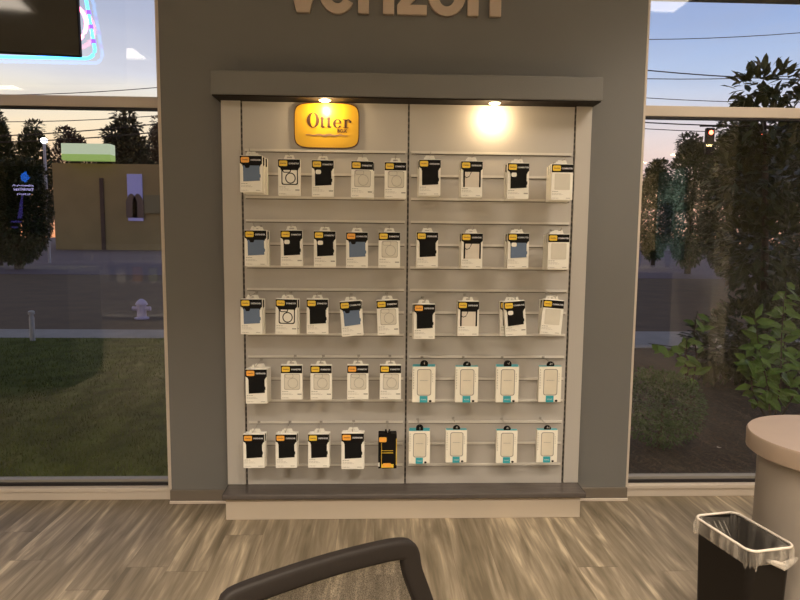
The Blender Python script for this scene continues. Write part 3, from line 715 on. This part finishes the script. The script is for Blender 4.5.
# display on the right wall
dp = empty('poster_display', (XR-.02, -4.9, 0)); tag(dp, 'tall lit poster display on the right shop wall', 'display')
for y, c, nm in ((-.72, (.55, .50, .38), 'cream'), (.02, (.22, .42, .55), 'blue')):
    MB().box(-.02, .018, y-.36, y+.36, .95, 2.05).build('poster', mat('poster_'+nm, c, .5), dp)
MB().box(-.03, -.0201, -.25, .10, 1.25, 1.65).build('phone_picture', mat('poster_navy', (.03, .06, .14), .4), dp)
MB().box(-.25, .018, -1.1, 1.7, 2.22, 2.3).build('hood', SHELFW, dp)
for k, yy in enumerate((-.63, .21, 1.05)):
    e = empty('puck_light', (XR-.12, -4.9+yy, 2.218)); tag(e, '%s warm puck lamp under the poster display hood' % ('rear', 'middle', 'near')[k], 'lamp', 'poster display lamps')
    MB().lathe([(.03, 0), (.03, -.012), (.02, -.016)], 16).build('lens', mat('poster_lamp_glow', (.9, .8, .6), .5, emit=(1, .75, .35), estr=28), e)
    ld = bpy.data.lights.new('puck_glow', 'SPOT'); ld.energy = 220; ld.spot_size = 1.5; ld.color = (1, .75, .4); ld.shadow_soft_size = .02
    lo = bpy.data.objects.new('puck_glow', ld); COL.objects.link(lo); lo.parent = e; lo.location = (0, 0, -.02)
for zz, rw in ((1.62, 'upper'), (1.25, 'lower')):
    s_ = empty('wall_shelf', (XR-.04, -3.9, zz)); tag(s_, '%s wall shelf of boxed items beside the posters' % rw, 'shelf')
    MB().box(-.2, .02, -.3, .3, 0, .02).build('board', SHELFW, s_)
    for k in range(4):
        o = MB().box(-.04, .04, -.055, .055, 0, .2).build('boxed_item', mat('wallbox_%d' % (k % 2), ((.6, .58, .52), (.5, .28, .06))[k % 2 if k in (0, 3) else 0], .5), None, bevel=.002, loc=(XR-.14, -3.9-.21+.14*k, zz+.0205))
        tag(o, '%s box on the %s wall shelf beside the posters' % (ORD[k], rw), 'box', 'boxes on the wall shelves')
pt = empty('phone_table', (3.0, -4.3, 0)); tag(pt, 'white demo table with phones by the right wall', 'table')
MB().box(-.55, .45, -.35, .35, .83, .88).build('tabletop', SHELFW, pt, bevel=.01)
MB().box(-.45, .35, -.25, .25, 0, .8295).build('base', mat('table_base_dark', (.06, .05, .05), .6), pt)
for k in range(5):
    e = empty('demo_phone', (2.65+.17*k, -4.15, .88)); tag(e, '%s demo phone on its stand on the white demo table' % ORD[k], 'phone', 'demo phones')
    MB().box(-.02, .02, -.02, .02, 0, .05).build('stand', PLASTB, e)
    MB().box(-.035, .035, -.006, .006, .05, .19).build('handset', PLASTB, e)

# ------------------------------------------------------------------ outside
LAWN = mat('lawn_turf', (.095, .110, .026), .95, noise=.35, nscale=5, bump=.6, bscale=40, spec=.1)
GRASSB = mat('grass_blade', (.115, .135, .030), .8, noise=.4, nscale=4, spec=.15)
MULCH = mat('bark_mulch', (.030, .019, .012), .95, noise=.5, nscale=60, bump=1., bscale=70)
CONC = mat('pavement', (.30, .28, .25), .9, noise=.1, nscale=4)
LOT = mat('parking_asphalt', (.100, .062, .028), .9, noise=.2, nscale=2)
ROAD = mat('road_asphalt', (.115, .085, .10), .85, noise=.15, nscale=.3, nstretch=(.2, 1, 1))
o = MB().box(-14, 14, .3, 60, -.2, -.03).build('ground', LOT); structure(o)
o = MB().box(-60, 60, 16, 120, -.2, -.022).build('road', ROAD); structure(o)
o = MB().box(-14, .35, .14, 4.62, -.15, 0).build('lawn_bed', LAWN); structure(o)
o = MB().box(.35, 14, .14, 4.05, -.15, -.005).build('mulch_bed', MULCH); structure(o)
o = MB().box(-14, 14, 4.6, 5.25, -.15, .002).box(.4, 14, 4.05, 4.62, -.15, .0021).build('sidewalk', CONC); structure(o)
g = MB(); rg = random.Random(5)
for i in range(26000):
    y = .25+4.3*rg.random()**1.2; x = -1.0-(.9+1.25*(y+2.85))*rg.random()*.75
    x = -0.6-(.55*(y+2.85)+.4)*rg.random()
    a = rg.random()*PI; h = rg.uniform(.012, .034); w_ = .0028; lx, ly = rg.uniform(-.012, .012), rg.uniform(-.012, .012)
    g.add([(x-w_*cos(a), y-w_*sin(a), 0), (x+w_*cos(a), y+w_*sin(a), 0), (x+lx, y+ly, h)], [(0, 1, 2)])
o = g.build('grass', GRASSB); tag(o, 'short mown green grass outside the left window', 'grass', kind='stuff')
g = MB()
for i in range(2600):
    y = rg.uniform(.2, 3.2); x = rg.uniform(.9, 1.6+.75*(y+1)); a = rg.random()*PI; l = rg.uniform(.012, .035); w_ = rg.uniform(.003, .007); z = rg.uniform(.0, .012)
    c_, s_ = cos(a), sin(a)
    g.add([(x-l*c_-w_*s_, y-l*s_+w_*c_, z), (x+l*c_-w_*s_, y+l*s_+w_*c_, z+.006), (x+l*c_+w_*s_, y+l*s_-w_*c_, z+.008), (x-l*c_+w_*s_, y-l*s_-w_*c_, z+.002)], [(0, 1, 2, 3)])
o = g.build('bark_chip', mat('bark_chip_brown', (.055, .035, .022), .9, noise=.5, nscale=50)); tag(o, 'brown bark chips covering the bed outside the right window', 'mulch', kind='stuff')

def leafmat(n, c): return mat(n, c, .45, noise=.3, nscale=14, spec=.35)
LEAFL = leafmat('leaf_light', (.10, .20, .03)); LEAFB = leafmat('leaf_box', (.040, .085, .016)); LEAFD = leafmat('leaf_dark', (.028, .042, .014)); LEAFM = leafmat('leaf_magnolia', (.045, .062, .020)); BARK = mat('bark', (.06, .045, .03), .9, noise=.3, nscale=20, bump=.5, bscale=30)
def leaf(q, p, d, up, L_, W_):
    d = d.normalized(); c = d.cross(up)
    if c.length < 1e-3: c = Vector((1, 0, 0))
    c.normalize(); n = c.cross(d)
    pts = [p, p+d*L_*.35+c*W_*.5+n*L_*.04, p+d*L_*.75+c*W_*.32+n*L_*.03, p+d*L_-n*L_*.08, p+d*L_*.75-c*W_*.32+n*L_*.03, p+d*L_*.35-c*W_*.5+n*L_*.04, p+d*L_*.5]
    q.add(pts, [(0, 1, 6), (1, 2, 6), (2, 3, 6), (3, 4, 6), (4, 5, 6), (5, 0, 6)])
def rv(r): 
    while 1:
        v = Vector((r.uniform(-1, 1), r.uniform(-1, 1), r.uniform(-1, 1)))
        if .05 < v.length < 1: return v
def crown(blobs, n, L_, W_, seed, shellbias=.6):
    r = random.Random(seed); q = MB()
    tot = sum(b[3]*b[4]*b[5] for b in blobs)
    for cx, cy, cz, rx, ry, rz in blobs:
        for i in range(int(n*rx*ry*rz/tot)+1):
            v = rv(r); v = v.normalized()*(v.length**shellbias)
            p = Vector((cx+v.x*rx, cy+v.y*ry, cz+v.z*rz)); d = (v.normalized()+rv(r)*.9)
            leaf(q, p, d, Vector((0, 0, 1))+rv(r)*.5, L_*r.uniform(.7, 1.2), W_*r.uniform(.7, 1.2))
    return q
def tree(name, loc, blobs, n, L_, W_, seed, m, lab, cat, trunk=None, group=None):
    e = empty(name, loc); tag(e, lab, cat, group)
    crown(blobs, n, L_, W_, seed).build('foliage', m, e)
    if trunk:
        t_ = MB()
        for path_, r0 in trunk: t_.tube(path_, [r0*(1-.7*i/(len(path_)-1)) for i in range(len(path_))], 7)
        t_.build('trunk', BARK, e, smooth=True)
    return e
# shrubs outside the right window
tree('boxwood_shrub', (1.66, .72, 0), [(0, 0, .24, .24, .22, .22), (-.10, 0, .30, .13, .14, .18), (.10, .02, .26, .15, .15, .17)], 5200, .022, .012, 11, LEAFB, 'low rounded fine-leaved green shrub outside the right window', 'shrub', [([(0, 0, 0), (0, 0, .12), (.02, 0, .3)], .02)])
P = at(775, 360, 1.15)
def leafy(loc, stems, nl, L_, W_, seed, m, lab):
    e = empty('leafy_shrub', loc); tag(e, lab, 'shrub'); q = MB(); t_ = MB(); r = random.Random(seed)
    for st in stems:
        st = [Vector(p) for p in st]; t_.tube(st, [.007-.005*i/(len(st)-1) for i in range(len(st))], 6)
        for k in range(nl):
            f_ = .2+.8*(k+.5)/nl; g_ = f_*(len(st)-1); i = min(int(g_), len(st)-2); p = st[i].lerp(st[i+1], g_-i)
            a = k*2.4+r.random(); d = Vector((cos(a), sin(a)*.5-.30, r.uniform(-.8, .6)))
            leaf(q, p, d, Vector((r.uniform(-.7, .7), -1., r.uniform(0, .9))), L_*r.uniform(.7, 1.15), W_*r.uniform(.8, 1.15))
    q.build('foliage', m, e); t_.build('stem', BARK, e, smooth=True)
leafy((P.x, 1.15, 0), [[(0, 0, 0), (-.03, 0, .25), (-.12, -.02, .5), (-.17, -.03, .72)], [(.02, 0, 0), (.05, .0, .3), (.0, -.05, .55), (.03, 0, .85)], [(.04, 0, 0), (.16, 0, .25), (.2, -.05, .5), (.24, 0, .8)], [(0, .05, 0), (.1, .05, .3), (.12, .1, .6), (.1, .1, .95)], [(0, 0, 0), (-.1, .05, .2), (-.16, 0, .38), (-.2, 0, .46)]], 30, .115, .052, 4, LEAFL, 'tall shrub with broad bright green leaves at the right window edge')
P = at(672, 345, 1.3)
leafy((P.x, 1.35, 0), [[(.18, .05, 0), (.14, 0, .35), (.0, -.05, .50), (-.16, -.05, .52)], [(.18, .05, 0), (.12, 0, .4), (.1, -.05, .55), (.02, -.05, .40)], [(.18, .05, 0), (.2, 0, .4), (.17, 0, .6), (.16, -.05, .74)]], 9, .12, .052, 9, LEAFL, 'sparse leafy branch shrub behind the low rounded shrub')
P = at(752, 370, 2.3)
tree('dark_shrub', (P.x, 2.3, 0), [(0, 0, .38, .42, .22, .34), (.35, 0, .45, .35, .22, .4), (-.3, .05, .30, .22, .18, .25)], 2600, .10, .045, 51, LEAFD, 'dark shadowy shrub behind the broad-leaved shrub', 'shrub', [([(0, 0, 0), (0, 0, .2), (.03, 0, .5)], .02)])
P = at(765, 90, 2.6)
tree('magnolia_tree', (P.x, 2.6, 0), [(0, 0, P.z, .24, .2, .20), (-.12, 0, P.z+.05, .12, .15, .10), (.18, 0, P.z+.06, .14, .15, .11), (.02, 0, P.z-.3, .3, .25, .25), (.15, .1, P.z-.7, .5, .3, .4), (.25, .1, P.z-1.3, .5, .3, .5)], 2100, .125, .060, 21, LEAFM, 'magnolia with large dark leaves rising above the right window transom', 'tree', [([(.15, 0, 0), (.1, 0, 1.), (.05, 0, 1.8), (0, 0, P.z-.1)], .04)])
# distant tree masses, right
def mass(u0, u1, v0, y, lab, seed, n=1800, L_=.45, col=LEAFD, base=236):
    a, b_ = at(u0, v0, y), at(u1, v0, y); cx = (a.x+b_.x)/2; w_ = abs(b_.x-a.x)/2; H = a.z; r = random.Random(seed)
    bl = [(0, 0, H*.5, w_*.95, w_*.6, H*.45)]
    for k in range(7): rr2 = w_*r.uniform(.28, .42); bl.append((r.uniform(-.6, .6)*w_, r.uniform(-.3, .3)*w_, H*r.uniform(.6, 1)-rr2, rr2, rr2, rr2))
    bl.append((r.uniform(-.2, .2)*w_, 0, H-w_*.3, w_*.4, w_*.4, w_*.3))
    return tree('leafy_tree', (cx, y, 0), bl, n, L_, L_*.5, seed, col, lab, 'tree', [([(0, 0, 0), (0, 0, H*.4), (.1, 0, H*.8)], .12*w_)], 'distant trees')
mass(640, 676, 160, 24, 'small dark tree beyond the lot beside the column edge', 31, 7000, .17)
mass(668, 722, 133, 18, 'dark rounded tree beyond the lot right of the column', 32, 9000, .15)
mass(705, 775, 118, 13, 'tall dense tree behind the magnolia', 33, 13000, .13)
mass(752, 840, 112, 10, 'dense tree at the far right behind the broad-leaved shrub', 34, 12000, .11)
# left
mass(-30, 14, 106, 20, 'tall dark tree at the far left behind the lawn', 41, 9000, .17)
mass(10, 52, 121, 52, 'bushy dark tree left of the street lamp', 42, 7000, .34)
mass(44, 98, 127, 62, 'wide reddish dark tree right of the street lamp', 43, 9000, .34, leafmat('leaf_reddish', (.05, .028, .022)))
mass(141, 180, 116, 52, 'dark tree beside the left edge of the column', 44, 7000, .32, leafmat('leaf_reddish2', (.05, .028, .022)))
P = at(113, 107, 46); cz = P.z
blc = []
for k in range(9): f_ = k/8; rr3 = .7+2.0*f_; blc.append((.3*sin(k*2.3), 0, cz-.4-f_*(cz*.5), rr3, rr3*.8, .5))
tree('conifer_tree', (P.x, 48, 0), blc, 7000, .5, .24, 45, leafmat('leaf_conifer', (.035, .042, .028)), 'ragged conifer silhouetted against the sunset in the left window', 'tree', [([(0, 0, 0), (0, 0, cz*.5), (0, 0, cz)], .3)])
hd = mass(-24, 50, 158, 18, 'low dark clump of trees across the lot on the left', 46, 14000, .14)

# building across the road
def B(u0, u1, v0, v1, y, d=4):
    a, b_ = at(u0, v0, y), at(u1, v1, y); return a.x, b_.x, y, y+d, b_.z, a.z
bd = empty('roadside_building', (0, 0, 0)); tag(bd, 'low brown building with green lit fascia across the lot', 'building')
BW = mat('building_render', (.24, .19, .085), .9, noise=.08, nscale=.8)
x0, x1, y0_, y1_, z0, z1 = B(52, 200, 163, 236, 40)
MB().box(x0, x1, y0_, y1_, 0, z1).build('wall', BW, bd)
x0, x1, _, _, z0, z1 = B(64, 113, 144, 161, 39.6); FG = mat('fascia_green', (.1, .2, .05), .5, emit=(.42, .62, .16), estr=.55); FW_ = mat('fascia_pale', (.3, .4, .3), .5, emit=(.62, .74, .50), estr=.60)
f_ = MB().box(x0, x1, 39.2, 40, z0, z0+(z1-z0)*.35, FG).box(x0, x1, 39.2, 40, z0+(z1-z0)*.36, z1, FW_).build('fascia', None, bd)
x0, x1, _, _, z0, z1 = B(99, 105, 178, 236, 39.9); MB().box(x0, x1, 39.9, 40.1, 0, z1).build('door', mat('door_maroon', (.03, .012, .012), .6), bd)
x0, x1, _, _, z0, z1 = B(127, 143, 174, 221, 39.9); wn_ = MB().box(x0, x1, 39.85, 40.1, z0, z1).build('window', mat('window_lavender', (.10, .10, .22), .4, emit=(.14, .14, .34), estr=.6), bd)  # reflected poster, painted as a glowing pane on this building
for k in (0, 1):
    xx = x0+(x1-x0)*(.28+.44*k); hh = (z1-z0)
    MB().prism([(xx-.36, z0+.2)]+[(xx-.36+.72*j/8, z0+hh*.42+.5*sin(PI*j/8)) for j in range(9)]+[(xx+.36, z0+.2)], 39.80, 39.86).build('pane', mat('arch_dark', (.02, .02, .04), .3), wn_)  # dark arches drawn from the same reflected poster
x0, x1, _, _, z0, z1 = B(144, 200, 195, 214, 39.9); MB().box(x0, x1, 39.85, 40.1, z0, z1).build('signboard', mat('signboard_olive', (.16, .15, .08), .7), bd)
# street lamp, small post, hydrant
P = at(44, 141, 22)
sl = empty('street_lamp', (P.x, 22, 0)); tag(sl, 'tall white street lamp glowing in front of the dark trees', 'street lamp')
MB().tube([(0, 0, 0), (0, 0, P.z)], .05, 8).build('pole', mat('lamp_pole_grey', (.4, .42, .45), .5), sl)
MB().lathe([(.03, P.z-.10), (.12, P.z-.02), (.12, P.z+.06), (.04, P.z+.12)], 12).build('lamp_head', LED, sl)
MB().tube([(0, 0, P.z-.9), (-.35, 0, P.z-.9)], .03, 6).build('side_arm', STEEL, sl)
P = at(33, 346, 4.4)
bo = empty('marker_post', (P.x, 4.4, 0)); tag(bo, 'short pale marker post at the lawn edge by the sidewalk', 'post')
MB().lathe([(.028, 0), (.028, .26), (.022, .275), (.022, .30), (.034, .30), (.034, .33), (.02, .34)], 14).build('post', mat('post_grey', (.42, .42, .40), .5), bo, smooth=True)
P = at(142, 321, 6.5)
hy = empty('fire_hydrant', (P.x, 6.5, -.03)); tag(hy, 'small pale hydrant standing on the lot beyond the sidewalk', 'hydrant')
HW = mat('hydrant_white', (.55, .48, .62), .5)
MB().lathe([(.10, 0), (.10, .02), (.065, .03), (.065, .2), (.085, .205), (.085, .22), (.06, .26), (.02, .29)], 16).build('barrel', HW, hy, smooth=True)
MB().tube([(-.13, 0, .15), (.13, 0, .15)], .032, 10).build('side_outlet', HW, hy, smooth=True)
P = at(762, 475, .75)
# garden cord
P1, P2, P3 = at(717, 447, .75), at(733, 453, .72), at(756, 468, .66)
o = MB().tube([P1, P2.lerp(P1, .5)+Vector((0, 0, .004)), P2, P3], .004, 6).build('irrigation_hose', mat('hose_pale', (.5, .47, .42), .5)); tag(o, 'thin pale hose lying among the mulch behind the round table', 'hose')
# traffic signals
for u, v, lab in ((711, 132.5, 'left of the two red traffic signals hanging before the trees'), (762, 132.5, 'right of the two red traffic signals hanging before the trees')):
    P = at(u, v, 8.0); e = empty('traffic_signal', (P.x, 8.0, P.z)); tag(e, lab, 'traffic signal', 'traffic signals')
    MB().box(-.07, .07, .0, .08, -.36, .08).build('housing', PLASTB, e, bevel=.01)
    MB().tube([(0, -.002, 0), (0, -.012, 0)], .036, 14).build('red_lens', REDL, e)
a, b_ = at(700, 126, 8.04), at(900, 126, 8.04)
o = MB().tube([a, b_, Vector((b_.x+.1, b_.y, 0))], .014, 8).build('signal_arm', PLASTB); tag(o, 'thin grey mast arm carrying the traffic signals', 'mast')
# overhead wires
WIRE = mat('wire_black', (.02, .02, .02), .6)
for (u0, v0, u1, v1, lab, side) in ((-60, 95, 190, 84.5, 'topmost overhead wire above the transom', 'left'), (-60, 121, 190, 113, 'thin overhead wire just below the transom', 'left'), (-60, 137.5, 190, 120, 'thick overhead wire crossing the conifer', 'left'), (-60, 143, 190, 128.5, 'lowest overhead wire by the conifer', 'left'),
                             (620, 39.5, 860, 27, 'highest overhead wire near the pane top', 'right'), (620, 67.5, 860, 80, 'overhead wire ending behind the magnolia', 'right'), (620, 78, 860, 71, 'faint overhead wire crossing its neighbour', 'right'), (620, 96, 860, 101, 'overhead wire just above the transom', 'right'), (620, 120.8, 860, 123.5, 'upper overhead wire below the transom', 'right'), (620, 127, 860, 130, 'lower overhead wire below the transom', 'right')):
    y = 14.+.5*(v0 % 7); A, B_ = at(u0, v0, y), at(u1, v1, y); pts = [A.lerp(B_, k/8)-Vector((0, 0, .10*(1-(2*k/8-1)**2))) for k in range(9)]
    thick = .017 if 'thick' in lab or 'lowest' in lab or 'ending' in lab or 'upper' in lab else .011
    o = MB().tube(pts, thick, 6).build('power_line', WIRE); tag(o, '%s in the %s window' % (lab, side), 'wire', 'overhead wires')

# ------------------------------------------------------------------ dusk sky
w = bpy.data.worlds.new('dusk_sky'); SC.world = w; w.use_nodes = True; nt = w.node_tree; nt.nodes.clear(); N, L = nt.nodes.new, nt.links.new
out = N('ShaderNodeOutputWorld'); bg = N('ShaderNodeBackground'); tc = N('ShaderNodeTexCoord'); sp = N('ShaderNodeSeparateXYZ'); L(tc.outputs['Generated'], sp.inputs[0])
def ramp(st):
    r = N('ShaderNodeValToRGB'); e = r.color_ramp.elements; e[0].position = st[0][0]; e[0].color = (*st[0][1], 1); e[1].position = st[-1][0]; e[1].color = (*st[-1][1], 1)
    for p, c in st[1:-1]: q = e.new(p); q.color = (*c, 1)
    return r
ra = ramp([(0, s(250, 165, 110)), (.09, s(252, 205, 160)), (.13, s(250, 226, 190)), (.185, s(243, 233, 215)), (.215, s(215, 215, 226)), (.29, s(178, 184, 208)), (.40, s(150, 160, 195)), (.75, s(100, 102, 118))])
rb = ramp([(0, s(240, 175, 140)), (.09, s(235, 205, 195)), (.15, s(226, 214, 218)), (.185, s(205, 210, 228)), (.215, s(180, 198, 230)), (.28, s(152, 175, 220)), (.38, s(128, 152, 208)), (.75, s(98, 102, 122))])
L(sp.outputs[2], ra.inputs[0]); L(sp.outputs[2], rb.inputs[0])
mr = N('ShaderNodeMapRange'); mr.inputs[1].default_value = -.35; mr.inputs[2].default_value = .45; L(sp.outputs[0], mr.inputs[0])
mx = N('ShaderNodeMix'); mx.data_type = 'RGBA'; L(mr.outputs[0], mx.inputs[0]); L(ra.outputs[0], mx.inputs[6]); L(rb.outputs[0], mx.inputs[7])
mp = N('ShaderNodeMapping'); mp.inputs['Scale'].default_value = (2.2, 2.2, 14); L(tc.outputs['Generated'], mp.inputs[0])
nz = N('ShaderNodeTexNoise'); nz.inputs['Scale'].default_value = 1.5; nz.inputs['Detail'].default_value = 4; L(mp.outputs[0], nz.inputs['Vector'])
cm = N('ShaderNodeMapRange'); cm.inputs[1].default_value = .45; cm.inputs[2].default_value = .75; cm.inputs[3].default_value = 0; cm.inputs[4].default_value = .35; L(nz.outputs['Fac'], cm.inputs[0])
m2 = N('ShaderNodeMix'); m2.data_type = 'RGBA'; L(cm.outputs[0], m2.inputs[0]); L(mx.outputs[2], m2.inputs[6]); m2.inputs[7].default_value = (.42, .42, .52, 1)
L(m2.outputs[2], bg.inputs[0]); bg.inputs[1].default_value = 1.22; L(bg.outputs[0], out.inputs[0])

# ------------------------------------------------------------------ colour management
vs_ = SC.view_settings; vs_.view_transform = 'Standard'; vs_.look = 'None'; vs_.gamma = 1; vs_.exposure = 0; vs_.use_curve_mapping = False
SC.cycles.max_bounces = 8; SC.cycles.transparent_max_bounces = 16; SC.cycles.caustics_reflective = False; SC.cycles.caustics_refractive = False
SC.cycles.sample_clamp_indirect = 4
